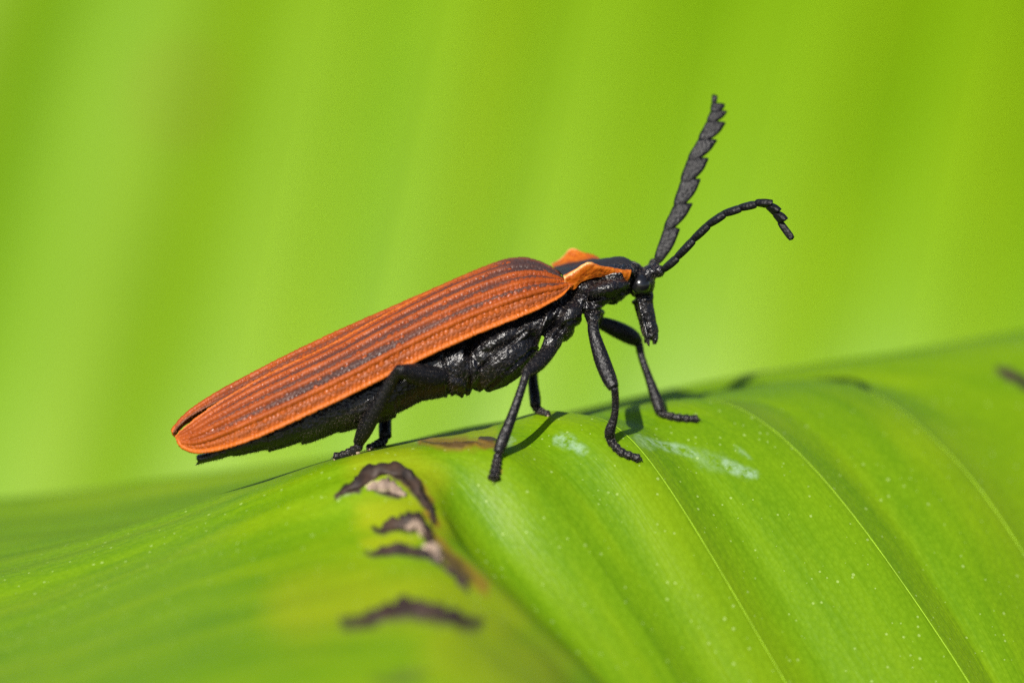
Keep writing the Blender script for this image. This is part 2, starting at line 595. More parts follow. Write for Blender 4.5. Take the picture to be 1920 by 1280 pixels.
rust = np.maximum.reduce([poly_mask([(795, 832), (860, 834), (925, 834)], 5, 12) * .8, poly_mask([(690, 884), (745, 884), (792, 925), (815, 985)], 7, 12) * .7,
                          poly_mask([(800, 1000), (836, 1056), (905, 1120)], 5, 12) * .7, poly_mask([(930, 870), (936, 882)], 3, 4) * .6]) * front
tan = np.maximum(tanA, tanB) * front
dead = dead * (1 - .8 * tan)
yel = np.maximum.reduce([poly_mask([(690, 868), (760, 872), (800, 900)], 10, 60) * .45, poly_mask([(700, 965), (780, 958), (812, 990)], 10, 50) * .55, poly_mask([(690, 1018), (770, 1016)], 6, 22) * .5,
                         poly_mask([(560, 1140), (700, 1120), (840, 1130), (930, 1180)], 12, 90) * .38, poly_mask([(850, 1230), (1000, 1270)], 20, 90) * .35, poly_mask([(790, 822), (930, 820)], 8, 16) * .35]) * front
wx = np.maximum.reduce([poly_mask([(1215, 828), (1262, 838), (1300, 852)], 4, 9), poly_mask([(1352, 868), (1376, 886), (1412, 898)], 4, 10), poly_mask([(1380, 850), (1410, 868)], 3, 7) * .7, poly_mask([(1040, 832), (1068, 838), (1092, 852)], 5, 9) * .9,
                        poly_mask([(940, 826), (966, 830)], 5, 7) * .8, poly_mask([(1185, 826), (1215, 845)], 8, 12) * .5, poly_mask([(1305, 855), (1360, 880)], 8, 16) * .35, poly_mask([(782, 830), (812, 828)], 3, 5) * .5]) * front
PX, PY = keepx, keepy
H = H + (dead * (.05 + .10 * jit2) + tan * .05) * (XS > 3.3)
LEAF = SURF + NRM * H[..., None]
leaf_base = to_world(P(700, 900, 0))
leaf = mk('banana_leaf', LEAF.reshape(-1, 3), grid_faces(NS, NTT), M_LEAF, None,
          dict(vs=XS, vt=XT * 1.4, dead=dead, rust=rust, tan=tan, yellow=np.clip(yel * .6, 0, 1), wax=wx), loc=leaf_base)
tag(leaf, 'glossy humped green banana leaf with brown scars, the beetle standing on it', 'leaf')
step = 2
lv = LEAF[::step, ::step]
leaf_tree = BVHTree.FromPolygons(lv.reshape(-1, 3).tolist(), grid_faces(lv.shape[0], lv.shape[1]).tolist())
# raised cross veins: the pale lines along the pleats
for k, (s, a, b) in enumerate(((1.98, 8.0, 11), (2.98, 7.7, 11), (3.98, 8.3, 11))):
    x = np.linspace(a, b, 120)
    si = int(round(s / (len(ROWS) - 1) * (NS - 1)))
    ti = np.clip((x / 11 * (NTT - 1)), 0, NTT - 1).astype(int)
    pts = LEAF[si, ti] + NRM[si, ti] * .004
    g = Geo().tube(pts, np.linspace(.006, .014, 120) * np.clip(np.linspace(0, 8, 120), .2, 1), n=8)
    mk('vein', g.verts(), g.f, M_VEIN, leaf)


def leaf_d(px, py, dmax=99):
    """how far behind the middle plane the leaf surface is at this pixel"""
    o = P(0, 0, 0) * 0 + np.array([0, -D, 0])
    for k in range(0, 40, 2):
        q = P(px, py + k, 0) - o
        h = leaf_tree.ray_cast(Vector(o), Vector(q).normalized())
        if h[0] is not None and h[0][1] < dmax:
            return h[0][1]
    return 0.0


def on_leaf(px, py, lift=.0, dmax=99):
    """point of the leaf seen at this pixel, lifted along the leaf's normal"""
    d = leaf_d(px, py, dmax)
    p = P(px, py, d)
    h = leaf_tree.find_nearest(Vector(p))
    n = np.array(h[1])
    if n[2] < 0:
        n = -n
    return np.array(h[0]) + n * lift


def scrap(pts, w, lift, mat, seed):
    """dead leaf skin torn loose along a scar: a crumpled strip, one edge lifted off the leaf"""
    c = resample(np.array(pts, float), 46)
    tn = np.gradient(c, axis=0)
    tn /= np.linalg.norm(tn, axis=1, keepdims=True)
    cr = np.stack([tn[:, 1], -tn[:, 0]], 1)
    env = np.sin(np.linspace(.02, .98, 46) * np.pi) ** .6
    rows_ = []
    for j, x in enumerate(np.linspace(0, 1, 9)):
        wig = (vnoise(np.stack([np.linspace(0, 9, 46), np.full(46, x * 2), np.full(46, seed)], 1), seed) - .5)
        rag = (vnoise(np.stack([np.linspace(0, 21, 46), np.full(46, .5), np.full(46, seed)], 1), seed + 9) - .5)
        q2 = c + cr * (w * env * (x - .2) + 3 * wig + 14 * rag * (x - .3))[:, None]
        up = lift * .6 * env * (np.sin(x * 2.4) + 1.1 * wig + .7 * rag * x)
        rows_.append([on_leaf(a, b, .01 + max(0, u_), 1.5) for (a, b), u_ in zip(q2, up)])
    rows_ = np.array(rows_)
    o = mk('dead_skin', rows_.reshape(-1, 3), grid_faces(9, 46), mat, leaf)
    so_ = o.modifiers.new('thick', 'SOLIDIFY')
    so_.thickness = .00003
    return o


scrap([(640, 928), (675, 912), (700, 893), (726, 886), (756, 894), (778, 916), (792, 944)], 21, .24, M_SCRAP, 1)
scrap([(700, 890), (722, 885), (744, 890)], 9, .13, M_SKIN, 2)
scrap([(688, 918), (716, 914), (744, 922), (760, 932)], 17, .15, M_SKIN, 3)
scrap([(712, 996), (752, 990), (784, 990), (800, 1012), (806, 1030)], 22, .30, M_SCRAP, 4)
scrap([(700, 1038), (760, 1036), (798, 1044), (822, 1058)], 15, .2, M_SCRAP, 5)
scrap([(800, 1022), (810, 1040), (826, 1056)], 16, .25, M_SKIN, 6)
scrap([(792, 940), (806, 962), (812, 985)], 8, .12, M_SCRAP, 8)
scrap([(820, 1056), (846, 1078), (880, 1112)], 9, .14, M_SCRAP, 9)
scrap([(752, 992), (780, 992), (796, 1004)], 9, .3, M_SKIN, 10)
scrap([(670, 1172), (720, 1156), (780, 1151), (845, 1165), (885, 1172)], 24, .3, M_SCRAP, 7)

# ------------------------------------------------------------------ the leaf far behind
nu, nv = 260, 200
uu = np.linspace(-95, 95, nu)
vv = np.linspace(-80, 42, nv)
UU, VV = np.meshgrid(uu, vv, indexing='ij')
tilt = .30
WC = UU - VV * tilt - 6 + 1.6 * np.sin(VV * .05) + 1.3 * np.sin(UU * .21 + 1)          # across the veins
PITCHMM = 7.2
q = WC / PITCHMM
fq = np.mod(q, 1)
saw = np.where(fq < .72, fq / .72, (1 - fq) / .28)
DD = 112 + .06 * VV - .26 * 8 * np.log(np.cosh((VV + 5) / 8)) - .14 * UU - 1.35 * saw * (.7 + .3 * np.sin(np.floor(q) * 2.4)) + 4 * np.sin(UU * .03 + 1) + 2.0 * np.sin(VV * .09 + UU * .05)
BACK = np.stack([UU, DD, VV], -1)
spot = np.exp(-(((UU + 14.4) / .85) ** 2 + ((VV - 10.8) / .6) ** 2))
spot2 = np.exp(-(((UU + 11.6) / .8) ** 2 + ((VV - 1.9) / .8) ** 2)) * .0
zero = np.zeros_like(UU)
back = mk('banana_leaf', BACK.reshape(-1, 3), grid_faces(nu, nv), M_LEAF_BACK, None,
          dict(vs=q * .8 + 40, vt=VV * .12, dead=zero, rust=np.clip(spot * 1.1, 0, 1), tan=zero, yellow=smoothstep(.35, .72, fq) * (fq < .72) * .12, wax=zero), loc=to_world([0, 112, -40]))
tag(back, 'broad pleated lime green banana leaf hanging out of focus beyond the beetle', 'leaf')
for k in range(-3, 4):
    ks = k * PITCHMM + .72 * PITCHMM
    ks -= 1.3 * math.sin((ks + 6) * .21 + 1)
    vl = np.linspace(-60, 41, 60)
    ul = ks + vl * tilt + 6 - 1.6 * np.sin(vl * .05)
    pts = np.stack([ul, np.array([np.interp(b, vv, DD[np.argmin(abs(uu - a))]) for a, b in zip(ul, vl)]) - .05, vl], 1)
    g = Geo().tube(pts, np.full(60, .22), n=8)
    mk('vein', g.verts(), g.f, M_VEIN, back)

# ------------------------------------------------------------------ the beetle
beetle = bpy.data.objects.new('beetle', None)
beetle.empty_display_size = .002
COL.objects.link(beetle)
beetle.location = Vector(to_world(P(950, 860, 0)))
tag(beetle, 'black net-winged beetle with ribbed orange wing cases standing on the banana leaf', 'beetle')

# --- body: head, thorax and abdomen as one continuous skin
g = Geo()


def seg(px0, top0, bot0, px1, top1, bot1, rd0, rd1, lip=0.0, n=22):
    """a belly ring between two stations, (top, bottom) in pixels"""
    pts, vs_ = [], []
    m = 7
    ring = []
    for i in range(m):
        t = i / (m - 1)
        px = px0 + (px1 - px0) * t
        bulge = math.sin(math.pi * t) * 2
        tp, bt = top0 + (top1 - top0) * t, bot0 + (bot1 - bot0) * t + bulge + lip * (1 - t)
        rd = rd0 + (rd1 - rd0) * t
        a = np.linspace(0, 2 * np.pi, n, endpoint=False)
        cy, hy = (tp + bt) / 2, (bt - tp) / 2
        # belly: rounder below
        ring.append([P(px - (np.sin(x) < 0) * 4, cy + hy * np.sign(np.sin(x)) * abs(np.sin(x)) ** .8, axis_d(px) + rd * np.cos(x)) for x in a])
    ring = np.array(ring)
    c0, c1 = ring[0].mean(0), ring[-1].mean(0)
    v = np.concatenate([ring.reshape(-1, 3), [c0, c1]])
    f = [tuple(q_) for q_ in grid_faces(m, n, True)]
    for k in range(n):
        f.append((m * n, (k + 1) % n, k))
        f.append((m * n + 1, (m - 1) * n + k, (m - 1) * n + (k + 1) % n))
    g.add(v, f)


seg(372, 854, 869, 445, 826, 850, .25, .62)
seg(436, 826, 852, 512, 792, 838, .62, .88, 3)
seg(503, 792, 843, 578, 757, 822, .88, 1.05, 4)
seg(566, 757, 829, 650, 720, 802, 1.05, 1.18, 5)
seg(638, 722, 806, 742, 680, 782, 1.15, 1.25, 5)
seg(722, 684, 782, 800, 650, 745, 1.25, 1.3, 2)
seg(780, 655, 752, 872, 620, 734, 1.28, 1.4, 1)
g.tube([P(380, 862, axis_d(380)), P(366, 872, axis_d(370))], [.05, .02], n=8)
# hind coxae, first belly plate
g.ell(848, 712, -.6, 34, 22, .62, -20)
g.ell(866, 727, -.15, 18, 16, .6, -30)
g.ell(800, 722, -.2, 30, 22, .9, -15)
g.ell(880, 690, -.35, 40, 38, .85, 20)
# metathorax: side strip and big breast plate
g.ell(930, 640, -.55, 66, 22, .70, 30)
g.ell(905, 668, -.45, 34, 30, .72, 20)
g.ell(944, 672, -.10, 82, 46, 1.18, 38)
g.ell(925, 650, .1, 95, 60, 1.1, 30)
g.ell(975, 628, -.35, 48, 20, .78, 48)
g.ell(1000, 612, -.05, 46, 26, .90, 40)
# mesothorax
g.ell(1066, 592, -.15, 38, 23, .78, 52)
g.ell(1040, 588, .1, 34, 22, .85, 50)
g.ell(1022, 606, -.32, 40, 11, .66, 62)
g.ell(1057, 620, -.12, 24, 18, .6, 50)
g.ell(1040, 560, .25, 40, 26, .8, 25)
g.ell(1090, 566, .1, 24, 20, .7, 20)
# mid coxa
g.tube([P(1046, 622, -.35), P(1036, 640, -.62), P(1027, 660, -.80)], [.24, .26, .17], n=16, seg=8)
# prothorax
g.ell(1135, 541, -.2, 46, 18, .72, 12)
g.ell(1150, 516, .45, 48, 22, .85, 8)
g.ell(1100, 540, .3, 36, 22, .85, 15)
g.ell(1126, 562, .05, 30, 14, .60, 25)
g.ell(1150, 556, .2, 32, 14, .5, 25)
g.ell(1096, 575, -.12, 15, 18, .50, 60)
# front coxae
g.tube([P(1110, 562, -.10), P(1112, 584, -.32), P(1113, 606, -.45)], [.22, .23, .16], n=16, seg=8)
g.tube([P(1114, 562, .7), P(1118, 584, .95), P(1120, 606, 1.05)], [.22, .21, .15], n=16, seg=8)
# head
g.ell(1202, 530, .60, 27, 26, .52, 0)
g.ell(1186, 526, .6, 22, 24, .5, 0)
g.ell(1218, 512, .62, 20, 15, .40, 20)
g.ell(1228, 505, .62, 12, 13, .30, 0)
g.ell(1190, 500, .6, 16, 9, .4, -25)
# snout
g.tube([P(1203, 545, .6), P(1207, 570, .58), P(1213, 596, .56), P(1219, 622, .55), P(1223, 634, .55)], [.31, .265, .235, .235, .16], n=16, seg=14, flat=(1, .8))
g.tube([P(1200, 552, .45), P(1204, 580, .40), P(1212, 610, .42)], [.12, .12, .10], n=12, seg=8)
# mouth feelers
g.tube([P(1212, 612, .35), P(1213, 632, .30), P(1217, 648, .30)], [.09, .075, .04], n=10, seg=8)
g.tube([P(1224, 618, .55), P(1229, 632, .5), P(1227, 645, .5)], [.09, .085, .05], n=10, seg=8)
g.tube([P(1214, 630, .7), P(1210, 642, .75)], [.08, .04], n=8)
# antenna sockets
g.tube([P(1222, 508, .85), P(1225, 497, .95), P(1228, 488, 1.0)], [.13, .15, .12], n=12, seg=6)
g.tube([P(1228, 512, .45), P(1236, 508, .32), P(1243, 505, .28)], [.14, .16, .12], n=12, seg=6)
bv, bf, bn = remesh(g, .03, 3)
bump = (vnoise(bv * 6, 11) - .5) * .025 + (vnoise(bv * 30, 12) - .5) * .018
bx_, by_ = project(bv)
for line in ([(1010, 655), (1022, 618), (1034, 588), (1046, 566)], [(900, 690), (930, 662), (985, 622)], [(872, 742), (884, 705), (880, 660)], [(1078, 640), (1092, 606), (1096, 566)],
             [(1104, 562), (1130, 556), (1166, 546)], [(1040, 632), (1062, 606), (1082, 600)], [(842, 740), (838, 700), (830, 670)], [(905, 735), (960, 690), (1000, 655)],
             [(1098, 585), (1128, 580), (1150, 566)], [(1188, 560), (1196, 556), (1216, 556)], [(1174, 500), (1186, 520), (1186, 560)], [(1203, 560), (1210, 590), (1218, 625)]):
    dist_ = np.full(len(bv), 1e9)
    for (x0, y0), (x1, y1) in zip(line[:-1], line[1:]):
        t_ = np.clip(((bx_ - x0) * (x1 - x0) + (by_ - y0) * (y1 - y0)) / ((x1 - x0) ** 2 + (y1 - y0) ** 2), 0, 1)
        dist_ = np.minimum(dist_, np.hypot(bx_ - x0 - t_ * (x1 - x0), by_ - y0 - t_ * (y1 - y0)))
    bump = bump - .075 * np.exp(-(dist_ / 2.6) ** 2) + .025 * np.exp(-((dist_ - 6) / 3) ** 2)
bv = bv + bn * bump[:, None]
body = mk('body', bv, bf, M_BODY, beetle)
# short pale hairs over the body
sel = rng.choice(len(bv), 9000, replace=False)
headv = np.where((bx_ > 1178) | (bx_ < 860))[0]
sel = np.concatenate([sel, rng.choice(headv, 5000, replace=False)])
hv, hf = hairs(bv[sel], bn[sel], .075, .004, np.array([-.5, 0, -.35]))
tag(mk('body_hair', hv, hf, M_HAIR, body), kind='stuff')
for sgn in (-1, 1):
    ge = Geo().ell(1201 if sgn < 0 else 1206, 534 if sgn < 0 else 530, .60 + sgn * .36, 19, 19, .27)
    mk('eye', ge.verts(), ge.f, M_EYE, body)

# --- wing cases
S_N = [(1062, 524), (1034, 506), (1003, 492), (975, 488), (940, 492), (880, 514), (800, 551), (720, 592), (640, 636), (595, 659), (535, 687), (475, 717), (400, 761), (358, 792), (337, 809), (329, 819)]
M_N = [(x, y - 2) for x, y in [(1074, 536), (1057, 556), (1032, 571), (1005, 584), (960, 602), (880, 634), (800, 670), (720, 710), (640, 750), (595, 771), (535, 799), (475, 825), (420, 843), (372, 850), (343, 841), (332, 829)]]
TOPF = [(x, y + 5 * min(1, max(0, (1010 - x) / 100))) for x, y in [(1048, 510), (1024, 498), (1000, 488), (975, 483.5), (940, 487.5), (880, 509), (800, 544), (720, 579), (640, 614), (595, 635), (535, 664), (475, 695), (400, 736), (350, 770), (328, 792), (321, 802)]]
NTE, NU = 900, 150


def station(curve, n):
    """resample all curves with one common parameter so stations stay opposite each other"""
    return cr_eval(np.array(curve, float), COMMON)


mid = (np.array(S_N, float) + np.array(M_N)) / 2
dense = cr_eval(mid, np.linspace(0, len(mid) - 1, 2000))
sl_ = np.concatenate([[0], np.cumsum(np.linalg.norm(np.diff(dense, axis=0), axis=1))])
sl_ /= sl_[-1]
COMMON = np.interp(np.linspace(0, 1, NTE), sl_, np.linspace(0, len(mid) - 1, 2000))
TT = np.linspace(0, 1, NTE)
UE = np.linspace(0, 1, NU)
phi = UE * math.radians(82)
vert = cr_eval(np.array([[0], [.10], [.24], [.42], [.66], [1.0]]), UE * 5)[:, 0]       # how far down the picture
deep = np.sin(phi) / math.sin(phi[-1])
deep = deep - .10 * UE ** 6                                                # the edge tucks under
taper = np.sin(np.clip(np.linspace(.0, 1, NTE) * 1.0, 0, 1) * np.pi) ** .0
halfw = np.interp(TT, [0, .04, .12, .3, .6, .85, .95, 1], [1.05, 1.35, 1.62, 1.72, 1.66, 1.25, .75, .35])

ROWN = 10


def relief(t_len, u, seed, cells):
    """net pattern: strong ribs, weak ribs between, cross bars making rows of cells. t_len: cell count along"""
    T, Uu = np.meshgrid(t_len, u, indexing='ij')
    r = Uu * ROWN
    strong = np.exp(-((np.mod(r + 1, 2) - 1) / .22) ** 2)
    weak = np.exp(-((np.mod(r, 2) - 1) / .20) ** 2)
    row = np.floor(r)
    wobble = .25 * np.sin(T * .9 + row * 1.7) + .2 * np.sin(T * .37 + row * 3.1)
    ph = T + row * .37 + wobble
    fu = np.mod(r, 1) - .5
    ft = np.mod(ph, 1) - .5
    h_id = (np.floor(ph) * 12.9898 + row * 78.233)
    rnd = np.mod(np.sin(h_id) * 43758.5453, 1)
    dome = np.clip(1 - ((fu / .40) ** 2 + (ft / .42) ** 2), 0, 1) ** .5
    cell = dome * (.35 + .85 * rnd)
    h = .095 * strong + .035 * weak + .036 * cell - .105
    return h, strong, cell


def case_colour(T, Uu, strong, cell):
    base_black = smoothstep(.38, .30, Uu) * smoothstep(.26, .10, T)
    base_black = np.maximum(base_black, .85 * smoothstep(.18, .24, Uu) * smoothstep(.40, .33, Uu) * smoothstep(.42, .16, T))
    stripe = smoothstep(.585, .64, Uu) * smoothstep(.80, .755, Uu) * smoothstep(.12, .36, T) * smoothstep(.90, .66, T)
    stripe = stripe * (.55 + .45 * smoothstep(.25, .5, T))
    mid_s = smoothstep(.18, .25, Uu) * smoothstep(.62, .55, Uu) * smoothstep(.04, .2, T) * smoothstep(1.0, .6, T)
    dk = np.maximum(base_black * .97, stripe * .93)
    dk = np.maximum(dk, mid_s * .85 * (1 - strong) * (1 - .35 * cell))
    dk = np.maximum(dk, .85 * (1 - strong) ** 2 * (1 - cell) ** 1.5 * smoothstep(1.02, .8, T) * (.45 + .55 * (Uu < .8)))
    # ribs stay orange outside the black parts
    dk = dk * (1 - .35 * strong * (1 - base_black))
    rim = np.maximum(smoothstep(.955, .985, Uu), smoothstep(.018, .006, Uu) * smoothstep(.2, .4, T))
    rim = np.maximum(rim, smoothstep(.985, 1.0, T) * .8)
    rim = np.maximum(rim, .38 * smoothstep(.78, .84, Uu))
    return np.clip(dk, 0, 1), np.clip(rim, 0, 1) * .8


Sx, Mx, Fx = (station(c, NTE) for c in (S_N, M_N, TOPF))
T2, U2 = np.meshgrid(TT, UE, indexing='ij')
CELLS = 82


def wing_case(near):
    if near:
        px = Sx[:, 0, None] + (Mx - Sx)[:, 0, None] * vert
        py = Sx[:, 1, None] + (Mx - Sx)[:, 1, None] * vert
        dd = axis_d(px) - .03 - halfw[:, None] * deep
    else:
        # inner edge just behind the near one, crest along the outline, then down the far side
        up = np.interp(UE, [0, .10, .22, .4, .7, 1], [0, .75, 1, .86, .45, 0])
        inner = Sx + np.array([0, 6.0])
        tip_ = smoothstep(.80, 1.0, TT)[:, None]
        low = (Mx + np.array([-22, -30])) * (1 - tip_) + (Fx + np.array([4, 10])) * tip_
        inner = inner * (1 - tip_) + (Fx + np.array([5, 6])) * tip_
        px = np.empty((NTE, NU))
        py = np.empty((NTE, NU))
        for j, u in enumerate(UE):
            if u < .22:
                k = math.sin(u / .22 * math.pi / 2)
                p_ = inner * (1 - k) + Fx * k
            else:
                k = (u - .22) / .78
                k = .35 * k + .65 * k * k
                p_ = Fx * (1 - k) + low * k
            px[:, j], py[:, j] = p_[:, 0], p_[:, 1]
        dd = axis_d(px) + .06 + halfw[:, None] * deep * .98
    Q = np.stack([(px - 960) / PPM * (1 + dd / D), dd, (640 - py) / PPM * (1 + dd / D)], -1)
    n = grid_normals(Q)
    if near == (n[NTE // 2, NU // 2, 1] > 0):
        n = -n
    h, strong, cell = relief(TT * CELLS, UE, 0, 0)
    env = smoothstep(0, .03, T2) * (.25 + .75 * smoothstep(1.0, .93, T2)) * (.35 + .65 * smoothstep(.0, .12, U2))
    nz = (vnoise(Q.reshape(-1, 3) * 28, 21).reshape(T2.shape) - .5) * .022
    bead = (.028 * np.exp(-((U2 - .985) / .015) ** 2) + .02 * np.exp(-(U2 / .02) ** 2)) * smoothstep(.04, .15, T2)
    Q = Q + n * (h * env + nz + bead - .05 * (1 - env))[..., None]
    # thickness: turn the edges in
    inner_ = Q - n * .07
    inner_ = inner_[::6, ::6]
    V = Q.reshape(-1, 3)
    Fc = grid_faces(NTE, NU)
    dk, rim = case_colour(T2, U2, strong, cell)
    if not near:
        dk = np.maximum(dk * .8, .75 * smoothstep(.10, .03, U2) * smoothstep(.25, .45, T2))
    o = mk('wing_case', V, Fc, M_CASE, beetle, dict(dark=dk, rim=rim, cell=np.clip(cell, 0, 1) * env))
    so = o.modifiers.new('thick', 'SOLIDIFY')
    so.thickness = .00006
    so.offset = -1 if near else 1
    # fine orange down, seen as a fuzz along the outline
    k = 1800 if near else 900
    idx = rng.integers(0, len(V), k)
    edge = rng.integers(0, NTE, 900) * NU + np.where(rng.random(900) < .7, NU - 1, rng.integers(0, 3, 900))
    idx = np.concatenate([idx, edge])
    nn = n.reshape(-1, 3)[idx]
    hv_, hf_ = hairs(V[idx], nn, .05, .004, np.array([-.75, 0, -.30]))
    tag(mk('wing_case_hair', hv_, hf_, M_FUZZ, o), kind='stuff')
    return o


M_FUZZ = plain('orange_down', (.42, .11, .02), .5)
w1 = wing_case(True)
w2 = wing_case(False)

# --- pronotum (neck shield)
PST = [
    [(1034, 497), (1040, 504), (1048, 509), (1055, 516), (1058, 521), (1059, 534)],
    [(1053, 486), (1060, 499), (1068, 504), (1073, 513), (1080, 508), (1075, 543)],
    [(1071, 468), (1079, 493), (1092, 499), (1099, 508), (1103, 494), (1088, 529)],
    [(1092, 474), (1098, 490), (1112, 492), (1120, 505), (1122, 500), (1112, 520)],
    [(1113, 480), (1119, 488), (1141, 487), (1143, 503), (1143, 504), (1136, 518)],
    [(1128, 489), (1138, 490), (1168, 484), (1166, 503), (1164, 509), (1165, 524)],
    [(1146, 497), (1156, 494), (1187, 494), (1183, 505), (1183, 511), (1177, 527)],
]
PD = np.array([1.30, .85, 0, -.72, -1.12, -.98])
PW = [.98, 1.0, 1.0, .92, .82, .74, .66]
pc = np.array([[P(x, y, axis_d(1110) + .05 + d * w) for (x, y), d in zip(r, PD)] for r, w in zip(PST, PW)])
na, nb = 90, 110
ia, ib = np.linspace(0, 6, na), np.linspace(0, 5, nb)
a1 = cr_eval(pc, ia)
PQ = cr_eval(a1.swapaxes(0, 1), ib).swapaxes(0, 1)
IA, IB = np.meshgrid(ia, ib, indexing='ij')
pn = grid_normals(PQ)
if pn[na // 2, nb // 2, 2] < 0:
    pn = -pn
PQ = PQ + pn * ((vnoise(PQ.reshape(-1, 3) * 16, 31).reshape(IA.shape) - .5) * .02)[..., None]
dk = smoothstep(.70, 1.05, IB + .12 * np.sin(IA * 2)) * smoothstep(3.75, 3.45, IB)
dk = np.maximum(dk, smoothstep(4.1, 5.2, IA) * smoothstep(.2, .8, IB) * smoothstep(3.8, 3.5, IB))
rimp = np.maximum(np.exp(-((IB - 4.0) / .10) ** 2) * smoothstep(2.7, 2.0, IA), smoothstep(.12, .02, IB) * smoothstep(3.2, 2.4, IA))
rimp = np.maximum(rimp, smoothstep(.18, .0, IA) * (IB > 3.7))
pro = mk('neck_shield', PQ.reshape(-1, 3), grid_faces(na, nb), M_PRON, beetle, dict(dark=dk, rim=rimp))
so = pro.modifiers.new('thick', 'SOLIDIFY')
so.thickness = .00007
so.offset = 0


# --- legs
def leg(side, thigh, thigh_r, shin_pts, shin_r, foot, foot_r, d_hip, d_knee):
    """thigh/shin/foot are pixel chains; the foot rests on the leaf, depths run from hip to knee to foot"""
    fp = [on_leaf(x, y, r * .55, -.2 if side < 0 else 2.6) for (x, y), r in zip(foot, foot_r)]
    d_foot = fp[0][1]
    n = len(thigh)
    tp = [P(x, y, d_hip + (d_knee - d_hip) * k / (n - 1)) for k, (x, y) in enumerate(thigh)]
    n2 = len(shin_pts)
    sp = [P(x, y, d_knee + (d_foot - d_knee) * k / (n2 - 1)) for k, (x, y) in enumerate(shin_pts)]
    fp[0] = (fp[0] + sp[-1]) / 2
    gl = Geo().tube(tp, thigh_r, n=18, seg=26, flat=(1, .8))
    v, f = gl.verts(), gl.f
    nz = vnoise(v * 14, 41)
    th = mk('leg', v, f, M_LEG, beetle)
    gs = Geo().tube(sp, shin_r, n=16, seg=30, flat=(1, .85))
    # knee ball
    vs1 = gs.verts()
    sh = mk('shin', vs1, gs.f, M_LEG, th)
    # foot: five short bell-shaped joints with pads, two claws
    gf = Geo()
    fc = resample(np.array([sp[-1]] + fp), 26)
    L = np.linspace(0, 1, 26)
    joints = 5
    rr = []
    for k, x in enumerate(L):
        j = min(joints - 1, int(x * joints))
        fr_ = x * joints - j
        rr.append(np.interp(x, np.linspace(0, 1, len(foot_r)), foot_r) * (.82 + .40 * fr_))
    gf.tube(fc, rr, n=12, flat=(1, .9))
    tip = fc[-1]
    dirn = fc[-1] - fc[-4]
    dirn /= np.linalg.norm(dirn)
    for s_ in (-1, 1):
        o_ = np.array([0, s_ * .05, 0])
        gf.tube([tip + o_ * .4, tip + dirn * .09 + o_ + np.array([0, 0, .01]), tip + dirn * .13 + o_ * 1.2 + np.array([0, 0, -.05])], [.025, .018, .006], n=7, seg=7)
    vf, ff, nf = remesh(gf, .022, 1)
    ft = mk('foot', vf, ff, M_LEG, sh)
    # hairs
    for tgt, ob, cnt in ((v, th, 420), (vs1, sh, 420), (vf, ft, 420)):
        pass
    hs, hn = [], []
    for arr, pts_, cnt in ((v, np.array(tp), 300), (vs1, np.array(sp), 420), (vf, fc, 420)):
        idx = rng.integers(0, len(arr), cnt)
        p_ = arr[idx]
        cl = np.array([pts_[np.argmin(np.linalg.norm(cr_eval(pts_, np.linspace(0, len(pts_) - 1, 40)) - x, axis=1)) * 0] for x in p_[:1]])
        dn_ = cr_eval(pts_, np.linspace(0, len(pts_) - 1, 60))
        near_ = dn_[np.argmin(((p_[:, None] - dn_[None]) ** 2).sum(-1), axis=1)]
        nr = p_ - near_
        nr /= np.maximum(np.linalg.norm(nr, axis=1, keepdims=True), 1e-9)
        hs.append(p_)
        hn.append(nr)
    hs, hn = np.concatenate(hs), np.concatenate(hn)
    hv_, hf_ = hairs(hs, hn, .065, .004, np.array([0, 0, -.7]))
    tag(mk('leg_hair', hv_, hf_, M_HAIR, th), kind='stuff')
    # pale sole pads under the foot joints
    gp = Geo()
    for k in range(1, joints + 1):
        c = fc[min(25, int(k / joints * 25))]
        h = leaf_tree.find_nearest(Vector(c))
        c2 = np.array(h[0]) * .75 + c * .25
        gp.tube([c2 - dirn * .05, c2 + dirn * .04], [.05, .055], n=8)
    mk('foot_pad', gp.verts(), gp.f, M_SOLE, sh)
    return th


# near hind, near middle, near front
leg(-1, [(846, 706), (810, 706), (775, 700), (748, 694)], [.22, .30, .27, .16], [(750, 690), (733, 716), (706, 765), (684, 806), (672, 830)], [.13, .16, .20, .21, .15], [(668, 842), (650, 848), (628, 856)], [.12, .13, .12], -.95, -2.0)
leg(-1, [(1034, 652), (1020, 668), (1002, 686), (986, 699)], [.18, .20, .19, .13], [(987, 699), (978, 728), (960, 780), (942, 826), (934, 848)], [.12, .11, .13, .16, .13], [(932, 862), (929, 880), (926, 899)], [.10, .13, .15], -.75, -1.55)
leg(-1, [(1112, 604), (1114, 626), (1128, 672), (1142, 708), (1150, 726)], [.15, .16, .21, .20, .15], [(1152, 727), (1154, 750), (1152, 780), (1144, 806), (1143, 820)], [.10, .095, .10, .14, .13], [(1146, 834), (1164, 850), (1196, 862)], [.11, .12, .11], -.5, -1.2)
# far hind, far middle, far front
leg(1, [(840, 700), (800, 712), (760, 716), (728, 720)], [.2, .26, .24, .16], [(726, 722), (724, 750), (722, 790), (722, 818)], [.13, .15, .17, .17], [(716, 826), (702, 828), (690, 830)], [.11, .12, .10], .85, 1.6)
leg(1, [(1040, 640), (1026, 660), (1010, 680), (996, 694)], [.18, .2, .2, .15], [(998, 696), (1000, 722), (1003, 744), (1004, 760)], [.13, .14, .15, .14], [(1008, 770), (1016, 776), (1027, 779)], [.11, .11, .09], .8, 1.6)
leg(1, [(1119, 606), (1134, 608), (1162, 620), (1185, 632), (1198, 642)], [.13, .19, .235, .22, .14], [(1198, 644), (1204, 672), (1218, 712), (1232, 752), (1238, 772)], [.11, .10, .115, .16, .14], [(1243, 782), (1270, 787), (1306, 789)], [.11, .12, .11], 1.05, 1.7)


